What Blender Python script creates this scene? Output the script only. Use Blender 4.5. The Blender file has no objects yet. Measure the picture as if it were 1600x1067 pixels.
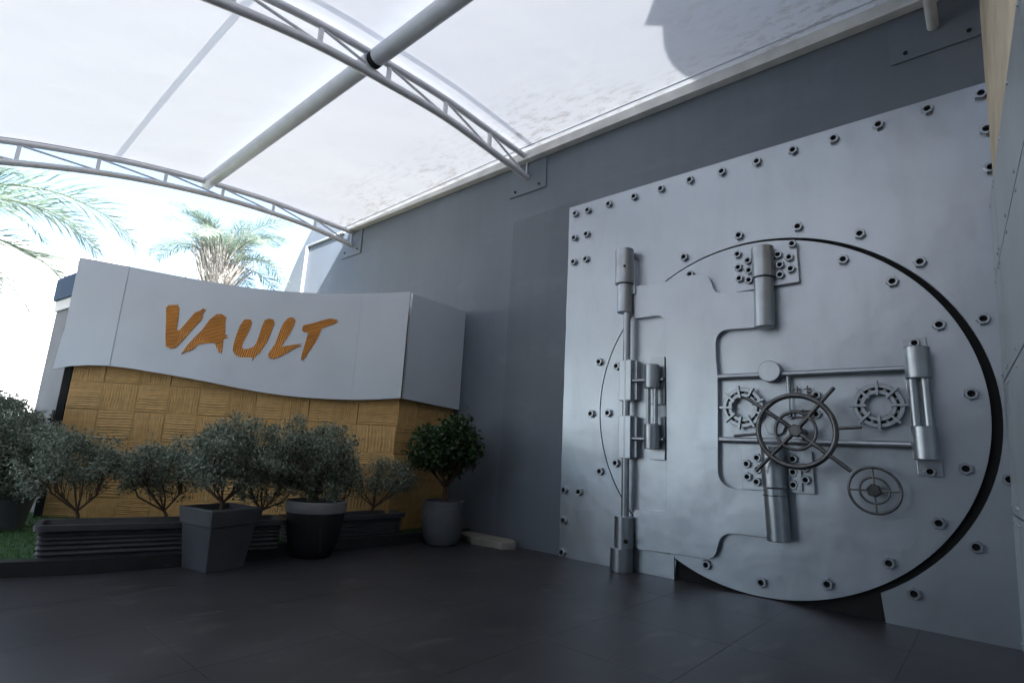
import bpy, bmesh, math, random
import numpy as np
from mathutils import Vector, Matrix
S = bpy.context.scene
COL = S.collection
PI = math.pi
rnd = random.Random(7)
NPR = np.random.RandomState(5)

# ------------------------------------------------------------------ camera
cam = bpy.data.cameras.new('camera'); co = bpy.data.objects.new('camera', cam); COL.objects.link(co)
S.camera = co
cam.sensor_width = 36; cam.lens = 19.094; cam.clip_end = 2000; cam.clip_start = .05
_r = Vector([0.75454, 0.65418, 0.05209]); _u = Vector([0.09157, -0.18355, 0.97874]); _f = Vector([-0.64983, 0.73373, 0.1984])
M = Matrix((( _r.x, _u.x, -_f.x, 0), (_r.y, _u.y, -_f.y, 0), (_r.z, _u.z, -_f.z, 1.2), (0, 0, 0, 1)))
co.matrix_world = M

# ------------------------------------------------------------------ light
SUN_TRAVEL = Vector((-1, .55, -1.06)).normalized()
W = bpy.data.worlds.new('World'); S.world = W; W.use_nodes = True
wn = W.node_tree; bg = wn.nodes['Background']
sky = wn.nodes.new('ShaderNodeTexSky'); sky.sky_type = 'NISHITA'; sky.sun_disc = False
sky.sun_elevation = math.radians(42.9); sky.sun_rotation = math.radians(118.8)
sky.dust_density = 2.6; sky.air_density = 1.0
wn.links.new(sky.outputs[0], bg.inputs[0]); bg.inputs[1].default_value = .15
sun = bpy.data.lights.new('sun', 'SUN'); sun.energy = 4.6; sun.angle = math.radians(.5); sun.color = (1, .99, .98)
so = bpy.data.objects.new('sun', sun); COL.objects.link(so); so.location = (10, -3, 14)
so.rotation_euler = SUN_TRAVEL.to_track_quat('-Z', 'Y').to_euler()
S.view_settings.view_transform = 'Standard'; S.view_settings.look = 'None'
S.view_settings.gamma = 1; S.view_settings.use_curve_mapping = False
S.view_settings.exposure = 2.0
S.render.engine = 'CYCLES'
S.cycles.max_bounces = 10; S.cycles.diffuse_bounces = 6; S.cycles.transmission_bounces = 6

# ------------------------------------------------------------------ materials
def mat(name, col, rough=.6, metal=0, var=.15, vscale=3, bump=0, bscale=30, bdist=.01, col2=None, spec=.5, detail=4, obrand=0, coat=0, pos=False):
    m = bpy.data.materials.new(name); m.use_nodes = True
    nt = m.node_tree; b = nt.nodes['Principled BSDF']
    b.inputs['Roughness'].default_value = rough; b.inputs['Metallic'].default_value = metal
    b.inputs['Specular IOR Level'].default_value = spec
    if coat: b.inputs['Coat Weight'].default_value = coat
    tc = nt.nodes.new('ShaderNodeNewGeometry' if pos else 'ShaderNodeTexCoord'); CO = tc.outputs['Position' if pos else 'Object']
    n = nt.nodes.new('ShaderNodeTexNoise'); n.inputs['Scale'].default_value = vscale; n.inputs['Detail'].default_value = detail
    nt.links.new(CO, n.inputs['Vector'])
    rp = nt.nodes.new('ShaderNodeValToRGB'); nt.links.new(n.outputs['Fac'], rp.inputs[0])
    c = Vector(col); d = Vector(col2) if col2 else c * (1 - var)
    rp.color_ramp.elements[0].position = .32; rp.color_ramp.elements[1].position = .68
    rp.color_ramp.elements[0].color = (*d, 1); rp.color_ramp.elements[1].color = (*(c if col2 else c * (1 + var * .6)), 1)
    out = rp.outputs[0]
    if obrand:
        oi = nt.nodes.new('ShaderNodeObjectInfo'); mr = nt.nodes.new('ShaderNodeMapRange')
        mr.inputs[3].default_value = 1 - obrand; mr.inputs[4].default_value = 1 + obrand
        nt.links.new(oi.outputs['Random'], mr.inputs[0])
        mx = nt.nodes.new('ShaderNodeVectorMath'); mx.operation = 'SCALE'
        nt.links.new(out, mx.inputs[0]); nt.links.new(mr.outputs[0], mx.inputs['Scale']); out = mx.outputs[0]
    nt.links.new(out, b.inputs['Base Color'])
    if bump:
        n2 = nt.nodes.new('ShaderNodeTexNoise'); n2.inputs['Scale'].default_value = bscale; n2.inputs['Detail'].default_value = 3
        nt.links.new(CO, n2.inputs['Vector'])
        bp = nt.nodes.new('ShaderNodeBump'); bp.inputs['Strength'].default_value = bump; bp.inputs['Distance'].default_value = bdist
        nt.links.new(n2.outputs['Fac'], bp.inputs['Height']); nt.links.new(bp.outputs[0], b.inputs['Normal'])
    return m

def leafmat(name, c1, c2, scale=9, trans=.25, rough=.55):
    m = bpy.data.materials.new(name); m.use_nodes = True
    nt = m.node_tree; b = nt.nodes['Principled BSDF']; out = nt.nodes['Material Output']
    g = nt.nodes.new('ShaderNodeNewGeometry'); rp = nt.nodes.new('ShaderNodeValToRGB')
    nt.links.new(g.outputs['Random Per Island'], rp.inputs[0])
    rp.color_ramp.elements[0].color = (*c1, 1); rp.color_ramp.elements[1].color = (*c2, 1)
    nt.links.new(rp.outputs[0], b.inputs['Base Color']); b.inputs['Roughness'].default_value = rough
    t = nt.nodes.new('ShaderNodeBsdfTranslucent'); nt.links.new(rp.outputs[0], t.inputs[0])
    mx = nt.nodes.new('ShaderNodeMixShader'); mx.inputs[0].default_value = trans
    nt.links.new(b.outputs[0], mx.inputs[1]); nt.links.new(t.outputs[0], mx.inputs[2]); nt.links.new(mx.outputs[0], out.inputs[0])
    return m

def steel_mat():
    m = mat('silver_paint', (.41, .445, .488), .37, .86, .04, 1.3, .30, 1.5, .05)
    nt = m.node_tree; b = nt.nodes['Principled BSDF']; src = b.inputs['Base Color'].links[0].from_socket
    g = nt.nodes.new('ShaderNodeTexCoord'); mp = nt.nodes.new('ShaderNodeMapping'); mp.inputs['Scale'].default_value = (1.4, 1, .5)
    n = nt.nodes.new('ShaderNodeTexNoise'); n.inputs['Scale'].default_value = 2.6; n.inputs['Detail'].default_value = 9; n.inputs['Roughness'].default_value = .68
    nt.links.new(g.outputs['Object'], mp.inputs[0]); nt.links.new(mp.outputs[0], n.inputs['Vector'])
    r = nt.nodes.new('ShaderNodeMapRange'); r.inputs[1].default_value = .35; r.inputs[2].default_value = .7; r.inputs[3].default_value = .32; r.inputs[4].default_value = .39
    nt.links.new(n.outputs['Fac'], r.inputs[0]); nt.links.new(r.outputs[0], b.inputs['Roughness'])
    r2 = nt.nodes.new('ShaderNodeMapRange'); r2.inputs[1].default_value = .5; r2.inputs[2].default_value = .78; r2.inputs[3].default_value = 1; r2.inputs[4].default_value = .88
    nt.links.new(n.outputs['Fac'], r2.inputs[0]); mx = nt.nodes.new('ShaderNodeVectorMath'); mx.operation = 'SCALE'
    nt.links.new(src, mx.inputs[0]); nt.links.new(r2.outputs[0], mx.inputs['Scale']); nt.links.new(mx.outputs[0], b.inputs['Base Color'])
    return m
m_steel = steel_mat()
m_steel2 = mat('silver_paint_dark', (.36, .388, .42), .34, .9, .1, 6, .1, 8, .01)
m_wheel = mat('worn_steel', (.12, .12, .123), .30, .85, .3, 14)
m_black = mat('black_void', (.006, .006, .006), .9)  # black fittings; also painted shade in gaps and hollows
m_wall = mat('grey_wall_paint', (.118, .140, .170), .62, 0, .09, .8, .15, 60, .003)
def wall_marks(m):
    nt = m.node_tree; b = nt.nodes['Principled BSDF']; src = b.inputs['Base Color'].links[0].from_socket
    g = nt.nodes.new('ShaderNodeNewGeometry'); cur = src
    for sc, rot, k0, k1, lo, hi in (((5, 5, .35), 0, .45, .75, 1.0, .93), ((1.1, 1.1, 2.4), .1, .55, .70, 1.0, 1.13), ((14, 14, 14), 0, .62, .72, 1.0, .90)):
        mp = nt.nodes.new('ShaderNodeMapping'); mp.inputs['Scale'].default_value = sc; mp.inputs['Rotation'].default_value = (0, rot, 0)
        n = nt.nodes.new('ShaderNodeTexNoise'); n.inputs['Scale'].default_value = 1; n.inputs['Detail'].default_value = 7; n.inputs['Roughness'].default_value = .6
        nt.links.new(g.outputs['Position'], mp.inputs[0]); nt.links.new(mp.outputs[0], n.inputs['Vector'])
        r = nt.nodes.new('ShaderNodeMapRange'); r.inputs[1].default_value = k0; r.inputs[2].default_value = k1; r.inputs[3].default_value = lo; r.inputs[4].default_value = hi
        nt.links.new(n.outputs['Fac'], r.inputs[0]); v = nt.nodes.new('ShaderNodeVectorMath'); v.operation = 'SCALE'
        nt.links.new(cur, v.inputs[0]); nt.links.new(r.outputs[0], v.inputs['Scale']); cur = v.outputs[0]
    nt.links.new(cur, b.inputs['Base Color'])
wall_marks(m_wall)
m_wall2 = mat('grey_wall_patch', (.102, .120, .145), .62, 0, .06, .9, .15, 60, .003)
m_fascia = mat('light_grey_sheet', (.52, .56, .61), .5, .1, .05, 1.5, .5, 1.2, .02)
wall_marks(m_wall2)
m_yellow = mat('ochre_plaster', (.50, .305, .115), .75, 0, .16, 4, .4, 90, .004)
def letter_mat():
    m = mat('orange_letter', (.92, .36, .04), .55, 0, .2, 5)
    nt = m.node_tree; b = nt.nodes['Principled BSDF']; src = b.inputs['Base Color'].links[0].from_socket
    g = nt.nodes.new('ShaderNodeTexCoord'); outs = []
    for rot in ((.06, .06, 0), (-.05, -.1, 0), (0, 1.45, 0)):
        mp = nt.nodes.new('ShaderNodeMapping'); mp.inputs['Rotation'].default_value = rot
        wv = nt.nodes.new('ShaderNodeTexWave'); wv.bands_direction = 'Z'; wv.inputs['Scale'].default_value = 17; wv.inputs['Distortion'].default_value = 1.0; wv.inputs['Detail'].default_value = 2
        nt.links.new(g.outputs['Object'], mp.inputs[0]); nt.links.new(mp.outputs[0], wv.inputs['Vector']); outs.append(wv.outputs['Fac'])
    v = nt.nodes.new('ShaderNodeTexVoronoi'); v.inputs['Scale'].default_value = 3.2; nt.links.new(g.outputs['Object'], v.inputs['Vector'])
    sp = nt.nodes.new('ShaderNodeSeparateColor'); nt.links.new(v.outputs['Color'], sp.inputs[0])
    cur = outs[0]
    for k, th in ((1, .4), (2, .72)):
        gt = nt.nodes.new('ShaderNodeMath'); gt.operation = 'GREATER_THAN'; gt.inputs[1].default_value = th; nt.links.new(sp.outputs[0], gt.inputs[0])
        mx = nt.nodes.new('ShaderNodeMix'); nt.links.new(gt.outputs[0], mx.inputs['Factor']); nt.links.new(cur, mx.inputs['A']); nt.links.new(outs[k], mx.inputs['B']); cur = mx.outputs['Result']
    mc = nt.nodes.new('ShaderNodeMix'); mc.data_type = 'RGBA'; nt.links.new(cur, mc.inputs['Factor']); mc.inputs['A'].default_value = (.42, .15, .02, 1); nt.links.new(src, mc.inputs['B'])
    nt.links.new(mc.outputs['Result'], b.inputs['Base Color'])
    bp = nt.nodes.new('ShaderNodeBump'); bp.inputs['Distance'].default_value = .012; nt.links.new(cur, bp.inputs['Height']); nt.links.new(bp.outputs[0], b.inputs['Normal'])
    return m
m_letter = letter_mat()
m_tile = mat('dark_floor_tile', (.034, .033, .036), .42, 0, .35, 1.3, .15, 18, .003, obrand=.03, detail=8, spec=.35, pos=True)
def scuff(m):          # pale dusty scuff marks lying on the tiles
    nt = m.node_tree; b = nt.nodes['Principled BSDF']; src = b.inputs['Base Color'].links[0].from_socket
    g = nt.nodes.new('ShaderNodeNewGeometry'); mp = nt.nodes.new('ShaderNodeMapping'); mp.inputs['Scale'].default_value = (2.6, 1.1, 1); mp.inputs['Rotation'].default_value = (0, 0, .6)
    n = nt.nodes.new('ShaderNodeTexNoise'); n.inputs['Scale'].default_value = 2.3; n.inputs['Detail'].default_value = 10; n.inputs['Roughness'].default_value = .62; n.inputs['Distortion'].default_value = .4
    nt.links.new(g.outputs['Position'], mp.inputs[0]); nt.links.new(mp.outputs[0], n.inputs['Vector'])
    r = nt.nodes.new('ShaderNodeMapRange'); r.inputs[1].default_value = .56; r.inputs[2].default_value = .74; r.inputs[4].default_value = .55
    nt.links.new(n.outputs['Fac'], r.inputs[0]); mx = nt.nodes.new('ShaderNodeMix'); mx.data_type = 'RGBA'
    nt.links.new(r.outputs[0], mx.inputs['Factor']); nt.links.new(src, mx.inputs['A']); mx.inputs['B'].default_value = (.10, .095, .09, 1)
    nt.links.new(mx.outputs['Result'], b.inputs['Base Color'])
scuff(m_tile)
m_grout = mat('floor_grout', (.030, .030, .032), .45, spec=.35)
m_kerb = mat('black_kerb', (.014, .014, .015), .6, 0, .3, 6, .3, 30, .005)
m_soil = mat('dark_soil', (.035, .026, .02), .95, 0, .4, 14, .8, 30, .03)
m_turfbase = mat('turf_base', (.03, .085, .025), .9, 0, .3, 20, .5, 60, .01)
m_truss = mat('grey_truss_paint', (.62, .62, .65), .5, .2, .08, 8)
m_pipe = mat('light_grey_pipe', (.56, .59, .65), .45, .15, .06, 6)
m_rail = mat('dark_rubber', (.04, .04, .042), .6)
m_trim = mat('white_flashing', (.62, .62, .62), .5, 0, .15, 4)
m_clad = mat('grey_cladding', (.33, .37, .40), .4, .4, .1, 2, .4, 2, .02)
m_beige = mat('beige_plaster', (.50, .43, .33), .8, 0, .22, 3, .3, 20, .006)
m_potgrey = mat('grey_pot', (.060, .062, .070), .6, 0, .15, 5, .3, 60, .003)
m_potgrey2 = mat('bluish_grey_pot', (.08, .088, .10), .55, 0, .12, 5, .2, 60, .003)
m_potblack = mat('black_pot', (.008, .008, .009), .7, 0, .2, 5)
m_potwhite = mat('pale_pot_rim', (.24, .24, .25), .5, 0, .1, 8)
m_planter = mat('charcoal_planter', (.05, .05, .055), .55, 0, .2, 6, .3, 50, .003)
for m_ in (m_potgrey, m_potgrey2, m_planter, m_potblack): wall_marks(m_)
m_bark = mat('brown_bark', (.10, .06, .038), .85, 0, .3, 20, .6, 60, .004)
m_concrete = mat('pale_concrete', (.20, .185, .165), .85, 0, .25, 7, .6, 30, .01)
m_white = mat('white_render', (.8, .8, .8), .8, 0, .05, 2)
m_whitemetal = mat('white_door_paint', (.19, .20, .225), .7, 0, .08, 3, spec=.15)
m_bluegrey = mat('blue_grey_metal', (.06, .11, .19), .75, 0, .1, 3, spec=.15)
m_ground = mat('pale_paving', (.24, .235, .225), .85, 0, .15, .6)
m_courtwall = mat('added_building_paint', (.06, .062, .066), .7, 0, .1, 1)
m_lawn = mat('lawn', (.06, .13, .035), .9, 0, .4, 3)
m_silverleaf = leafmat('silver_green_leaf', (.05, .07, .048), (.30, .345, .265))
m_darkleaf = leafmat('glossy_dark_leaf', (.012, .034, .008), (.035, .075, .018), rough=.45)
m_palmleaf = leafmat('palm_leaf', (.22, .31, .235), (.43, .50, .42), trans=.45)  # leaf and boot colours are paled to put haze into the palms
m_palmstub = mat('palm_boot', (.43, .415, .39), .9, 0, .4, 10)
m_grass = leafmat('turf_blade', (.03, .10, .02), (.09, .20, .05))

def canopy_mat(nm='white_membrane', tr=.13):
    m = bpy.data.materials.new(nm); m.use_nodes = True
    nt = m.node_tree; nt.nodes.remove(nt.nodes['Principled BSDF']); out = nt.nodes['Material Output']
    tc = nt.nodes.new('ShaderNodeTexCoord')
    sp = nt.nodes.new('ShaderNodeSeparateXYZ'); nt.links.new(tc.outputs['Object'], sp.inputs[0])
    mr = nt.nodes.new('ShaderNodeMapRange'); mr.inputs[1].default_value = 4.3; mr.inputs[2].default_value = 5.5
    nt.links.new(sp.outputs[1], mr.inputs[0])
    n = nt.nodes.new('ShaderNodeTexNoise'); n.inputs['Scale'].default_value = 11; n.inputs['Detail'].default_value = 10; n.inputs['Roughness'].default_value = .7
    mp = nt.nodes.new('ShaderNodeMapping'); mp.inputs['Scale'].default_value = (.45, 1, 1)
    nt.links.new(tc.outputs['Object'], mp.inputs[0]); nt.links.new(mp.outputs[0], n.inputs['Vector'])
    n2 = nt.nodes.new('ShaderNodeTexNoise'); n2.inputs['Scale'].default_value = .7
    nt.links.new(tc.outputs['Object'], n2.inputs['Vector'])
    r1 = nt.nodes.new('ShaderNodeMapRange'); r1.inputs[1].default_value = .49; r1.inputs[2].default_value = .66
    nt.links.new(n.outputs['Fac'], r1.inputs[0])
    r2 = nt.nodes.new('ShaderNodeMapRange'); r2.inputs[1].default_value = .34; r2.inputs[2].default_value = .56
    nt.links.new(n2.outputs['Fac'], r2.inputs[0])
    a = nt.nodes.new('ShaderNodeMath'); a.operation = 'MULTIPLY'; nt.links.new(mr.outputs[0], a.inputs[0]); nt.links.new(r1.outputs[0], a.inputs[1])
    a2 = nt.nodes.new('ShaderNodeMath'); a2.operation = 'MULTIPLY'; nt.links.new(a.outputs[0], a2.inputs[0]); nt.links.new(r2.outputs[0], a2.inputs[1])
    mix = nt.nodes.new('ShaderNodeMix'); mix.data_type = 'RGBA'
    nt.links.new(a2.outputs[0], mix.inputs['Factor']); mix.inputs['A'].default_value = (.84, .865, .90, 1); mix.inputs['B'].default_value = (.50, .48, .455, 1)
    n3 = nt.nodes.new('ShaderNodeTexNoise'); n3.inputs['Scale'].default_value = 1.1; n3.inputs['Detail'].default_value = 3; nt.links.new(tc.outputs['Object'], n3.inputs['Vector'])
    bp = nt.nodes.new('ShaderNodeBump'); bp.inputs['Strength'].default_value = .35; bp.inputs['Distance'].default_value = .12; nt.links.new(n3.outputs['Fac'], bp.inputs['Height'])
    d = nt.nodes.new('ShaderNodeBsdfDiffuse'); t = nt.nodes.new('ShaderNodeBsdfTranslucent')
    nt.links.new(mix.outputs['Result'], d.inputs[0]); nt.links.new(mix.outputs['Result'], t.inputs[0])
    nt.links.new(bp.outputs[0], d.inputs['Normal']); nt.links.new(bp.outputs[0], t.inputs['Normal'])
    mx = nt.nodes.new('ShaderNodeMixShader'); mx.inputs[0].default_value = tr
    nt.links.new(d.outputs[0], mx.inputs[1]); nt.links.new(t.outputs[0], mx.inputs[2]); nt.links.new(mx.outputs[0], out.inputs[0])
    return m
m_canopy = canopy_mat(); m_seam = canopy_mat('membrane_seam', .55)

# ------------------------------------------------------------------ mesh helpers
class MB:
    def __init__(s): s.v = []; s.f = []
    def add(s, V, F):
        o = len(s.v); s.v += [tuple(p) for p in V]; s.f += [tuple(i + o for i in f) for f in F]; return s
    def hexa(s, P):            # 8 corners, bottom 4 then top 4
        return s.add(P, [(0, 3, 2, 1), (4, 5, 6, 7), (0, 1, 5, 4), (1, 2, 6, 5), (2, 3, 7, 6), (3, 0, 4, 7)])
    def box(s, x0, y0, z0, x1, y1, z1):
        return s.hexa([(x0, y0, z0), (x1, y0, z0), (x1, y1, z0), (x0, y1, z0), (x0, y0, z1), (x1, y0, z1), (x1, y1, z1), (x0, y1, z1)])
    def obox(s, c, ax, ay, az):  # centre and three half vectors
        c = Vector(c); ax = Vector(ax); ay = Vector(ay); az = Vector(az)
        return s.hexa([c - ax - ay - az, c + ax - ay - az, c + ax + ay - az, c - ax + ay - az, c - ax - ay + az, c + ax - ay + az, c + ax + ay + az, c - ax + ay + az])
    def path(s, pts, rs, n=12, cap=True):
        pts = [Vector(p) for p in pts]
        if not hasattr(rs, '__len__'): rs = [rs] * len(pts)
        V = []; F = []; ref = None
        for i, p in enumerate(pts):
            t = (pts[min(i + 1, len(pts) - 1)] - pts[max(i - 1, 0)]).normalized()
            if ref is None: ref = t.orthogonal().normalized()
            ref = (ref - t * ref.dot(t)).normalized(); b = t.cross(ref)
            for k in range(n):
                a = 2 * PI * k / n; V.append(p + (ref * math.cos(a) + b * math.sin(a)) * rs[i])
        for i in range(len(pts) - 1):
            for k in range(n):
                k2 = (k + 1) % n; F.append((i * n + k, i * n + k2, (i + 1) * n + k2, (i + 1) * n + k))
        if cap:
            F.append(tuple(range(n - 1, -1, -1))); F.append(tuple(range((len(pts) - 1) * n, len(pts) * n)))
        return s.add(V, F)
    def cyl(s, p0, p1, r, n=20, bev=.0):
        if not bev: return s.path([p0, p1], r, n)
        p0 = Vector(p0); p1 = Vector(p1); d = (p1 - p0).normalized()
        return s.path([p0, p0 + d * bev * .01, p0 + d * bev, p1 - d * bev, p1 - d * bev * .01, p1], [r - bev, r - bev * .95, r, r, r - bev * .95, r - bev], n)
    def torus(s, c, axis, R, r, n=40, m=8):
        c = Vector(c); z = Vector(axis).normalized(); x = z.orthogonal().normalized(); y = z.cross(x); V = []; F = []
        for i in range(n):
            a = 2 * PI * i / n; d = x * math.cos(a) + y * math.sin(a)
            for j in range(m):
                b = 2 * PI * j / m; V.append(c + d * (R + r * math.cos(b)) + z * r * math.sin(b))
        for i in range(n):
            for j in range(m):
                F.append((i * m + j, ((i + 1) % n) * m + j, ((i + 1) % n) * m + (j + 1) % m, i * m + (j + 1) % m))
        return s.add(V, F)
    def lathe(s, c, prof, n=36, axis=None, cap=True):
        c = Vector(c); V = []; F = []
        z = Vector(axis or (0, 0, 1)).normalized(); x = z.orthogonal().normalized(); y = z.cross(x)
        for r, h in prof:
            for k in range(n):
                a = 2 * PI * k / n; V.append(c + (x * math.cos(a) + y * math.sin(a)) * r + z * h)
        for i in range(len(prof) - 1):
            for k in range(n):
                k2 = (k + 1) % n; F.append((i * n + k, i * n + k2, (i + 1) * n + k2, (i + 1) * n + k))
        if cap and prof[0][0] > 0: F.append(tuple(range(n - 1, -1, -1)))
        if cap and prof[-1][0] > 0: F.append(tuple(range((len(prof) - 1) * n, len(prof) * n)))
        return s.add(V, F)
    def prism(s, pts, fn, d0, d1):   # fn(a, b, d) -> point; outline extruded from depth d0 to d1
        n = len(pts); V = [fn(a, b, d0) for a, b in pts] + [fn(a, b, d1) for a, b in pts]
        F = [tuple(range(n)), tuple(range(2 * n - 1, n - 1, -1))] + [(i, i + n, (i + 1) % n + n, (i + 1) % n) for i in range(n)]
        return s.add(V, F)
    def build(s, name, m, parent=None, smooth=None, bevel=0, tri=False, label=None):
        o0 = Vector(wloc(parent)) if parent else Vector((0, 0, 0))
        me = bpy.data.meshes.new(name); me.from_pydata([tuple(Vector(p) - o0) for p in s.v], [], s.f)
        bm = bmesh.new(); bm.from_mesh(me); bmesh.ops.recalc_face_normals(bm, faces=bm.faces)
        if tri: bmesh.ops.triangulate(bm, faces=[f for f in bm.faces if len(f.verts) > 4])
        if bevel: bmesh.ops.bevel(bm, geom=[e for e in bm.edges if len(e.link_faces) == 2 and e.calc_face_angle(0) > .6], offset=bevel, segments=2, profile=.5, affect='EDGES', clamp_overlap=True)
        bm.to_mesh(me); bm.free()
        me.materials.append(m)
        if smooth is not None: me.shade_smooth(); me.set_sharp_from_angle(angle=math.radians(smooth))
        o = bpy.data.objects.new(name, me); COL.objects.link(o)
        if parent: o.parent = parent
        if label: o['label'] = label
        return o
def wloc(o):
    p = Vector((0, 0, 0))
    while o is not None: p += o.location; o = o.parent
    return p
def thing(name, label, cat, loc, group=None):
    o = bpy.data.objects.new(name, None); o.empty_display_size = .2; COL.objects.link(o); o.location = loc
    return tag(o, label, cat, group)
def tag(o, label, cat, group=None):
    o['label'] = label; o['category'] = cat
    if group: o['group'] = group
    return o
def struct(o): o['kind'] = 'structure'; return o
def stuff(o): o['kind'] = 'stuff'; return o
def inst(name, me, loc, parent, rot=None, scale=None):
    o = bpy.data.objects.new(name, me); COL.objects.link(o); o.parent = parent
    o.location = Vector(loc) - wloc(parent)
    if rot is not None: o.rotation_euler = rot
    if scale is not None: o.scale = scale
    return o
def fastmesh(name, V, F, m):
    me = bpy.data.meshes.new(name); V = np.asarray(V, np.float32).reshape(-1, 3); F = np.asarray(F, np.int32); k = F.shape[1]
    me.vertices.add(len(V)); me.vertices.foreach_set('co', V.ravel())
    me.loops.add(F.size); me.loops.foreach_set('vertex_index', F.ravel())
    me.polygons.add(len(F)); me.polygons.foreach_set('loop_start', np.arange(0, F.size, k, dtype=np.int32))
    me.update(calc_edges=True); me.validate(); me.materials.append(m); return me

YW = 5.70       # grey wall plane
YV = 5.648      # face of the vault sheet
# ------------------------------------------------------------------ ground, floor
struct(MB().add([(-300, -300, -.06), (300, -300, -.06), (300, 300, -.06), (-300, 300, -.06)], [(0, 1, 2, 3)]).build('ground', m_ground))
fl = struct(MB().box(-6.9, -2.6, -.055, .5, 5.70, -.0025).build('floor', m_grout))
T = .898
me_tile = MB().box(-T / 2, -T / 2, -.03, T / 2, T / 2, 0).build('floor_tile', m_tile)
bpy.data.objects.remove(me_tile); me_tile = bpy.data.meshes['floor_tile']
for i in range(8):
    for j in range(9):
        y0 = -2.28 + .9 * j; hh = .9 if j < 8 else .75
        inst('floor_tile', me_tile, (-.11 - .9 * i, y0 + hh / 2, rnd.uniform(-.0003, 0)), fl, scale=(1, hh / .9, 1))
# planting bed
KB = [(-7.6, -1.6), (-6.95, -.5), (-6.45, .2), (-6.07, .83), (-5.87, 1.38), (-5.765, 2.02), (-5.72, 3.08), (-5.66, 4.2), (-5.64, 5.0), (-5.62, 5.66)]
def offs(P, d):
    out = []
    for i, p in enumerate(P):
        a = Vector(P[max(i - 1, 0)]); b = Vector(P[min(i + 1, len(P) - 1)]); t = (b - a).normalized(); nn = Vector((-t.y, t.x))
        out.append((p[0] + nn.x * d, p[1] + nn.y * d))
    return out
KI = offs(KB, .13)
mb = MB()
for i in range(len(KB) - 1):
    a, b, c, d = KB[i], KB[i + 1], KI[i + 1], KI[i]
    mb.hexa([(*a, -.05), (*b, -.05), (*c, -.05), (*d, -.05), (*a, .12), (*b, .12), (*c, .12), (*d, .12)])
struct(mb.build('kerb', m_kerb))
mb = MB(); bed = KI + [(-14, 5.66), (-14, -1.6)]
mb.prism(bed, lambda a, b, d: (a, b, d), -.05, .1)
struct(mb.build('turf_ground', m_turfbase, tri=True))
struct(MB().box(-40, -14, -.05, -14.0, 5.0, .02).build('lawn', m_lawn))
# turf blades
NB = 26000
gx = NPR.uniform(-9.6, -5.95, NB); gy = NPR.uniform(.0, 4.4, NB)
def bedx(y): return np.interp(y, [p[1] for p in KI], [p[0] for p in KI])
keep = gx < bedx(gy) - .01; gx = gx[keep]; gy = gy[keep]; n = len(gx)
a = NPR.uniform(0, 2 * PI, n); hgt = NPR.uniform(.018, .04, n); lx = NPR.normal(0, .012, n); ly = NPR.normal(0, .012, n)
dx = np.cos(a) * .004; dy = np.sin(a) * .004; z0 = np.full(n, .1)
V = np.stack([np.stack([gx - dx, gy - dy, z0], 1), np.stack([gx + dx, gy + dy, z0], 1), np.stack([gx + lx, gy + ly, z0 + hgt], 1)], 1)
o = bpy.data.objects.new('grass', fastmesh('grass', V, np.arange(3 * n).reshape(-1, 3), m_grass)); COL.objects.link(o); stuff(o); o['label'] = 'short green artificial turf in the planting bed'

# ------------------------------------------------------------------ grey wall
w = thing('grey_wall', 'tall plain grey painted wall behind the round vault door', 'wall', (-5, YW, 0))
wo = [(-12.5, -.05), (.9, -.05), (.9, 6.3), (-11.0, 6.3), (-11.25, 6.1), (-11.5, 5.86), (-11.8, 5.5), (-12.05, 5.15), (-12.3, 4.75), (-12.5, 4.3)]
mb = MB(); mb.prism(wo, lambda a, b, d: (a, d, b), YW, YW + .3); mb.build('wall_face', m_wall, w, tri=True)
# repainted darker field, 3 mm proud
mb = MB(); mb.prism([(-5.16, .02), (-4.0, .02), (-4.0, 4.62), (-5.14, 4.58)], lambda a, b, d: (a, d, b), YW - .003, YW - .0005); mb.build('repainted_patch', m_wall2, w)
# raised conduit frame at the far end
mb = MB(); mb.path([(-11.42, YW - .03, 3.4), (-11.42, YW - .03, 5.55), (-9.9, YW - .03, 5.55)], .035, 8); mb.build('conduit', m_pipe, w, smooth=40)

# ------------------------------------------------------------------ canopy
PY = [-2.6, -1.8, -1.0, -.3, .35, 1.41, 2.27, 3.13, 4.01, 4.84, 5.66]
NT = [3.30, 3.95, 4.42, 4.75, 5.02, 5.31, 5.467, 5.543, 5.59, 5.572, 5.55]
NBm = [3.06, 3.70, 4.17, 4.50, 4.77, 5.06, 5.224, 5.300, 5.344, 5.295, 5.236]
FT = [3.18, 3.83, 4.30, 4.63, 4.89, 5.155, 5.306, 5.40, 5.46, 5.462, 5.455]
FB = [2.90, 3.52, 4.00, 4.33, 4.59, 4.905, 5.082, 5.197, 5.255, 5.255, 5.187]
def spl(ys, Z, y):     # smooth interpolation
    i = int(np.clip(np.searchsorted(ys, y) - 1, 0, len(ys) - 2)); t = (y - ys[i]) / (ys[i + 1] - ys[i])
    def m(k):
        if k == 0: return (Z[1] - Z[0]) / (ys[1] - ys[0])
        if k == len(ys) - 1: return (Z[-1] - Z[-2]) / (ys[-1] - ys[-2])
        return (Z[k + 1] - Z[k - 1]) / (ys[k + 1] - ys[k - 1])
    h = ys[i + 1] - ys[i]
    return ((2 * t**3 - 3 * t * t + 1) * Z[i] + (t**3 - 2 * t * t + t) * h * m(i) + (-2 * t**3 + 3 * t * t) * Z[i + 1] + (t**3 - t * t) * h * m(i + 1))
XF, XN, XR = -9.587, -4.903, -.06
def canz(x, y):
    f = np.clip((x - XF) / (XN - XF), 0, 1)
    z = spl(PY, FT, y) * (1 - f) + spl(PY, NT, y) * f + .075
    wob = math.sin(PI * ((x - XF) / (XN - XF)) % PI)
    return z + .05 * wob * min(1, max(0, (5.5 - y) / 2))
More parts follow.
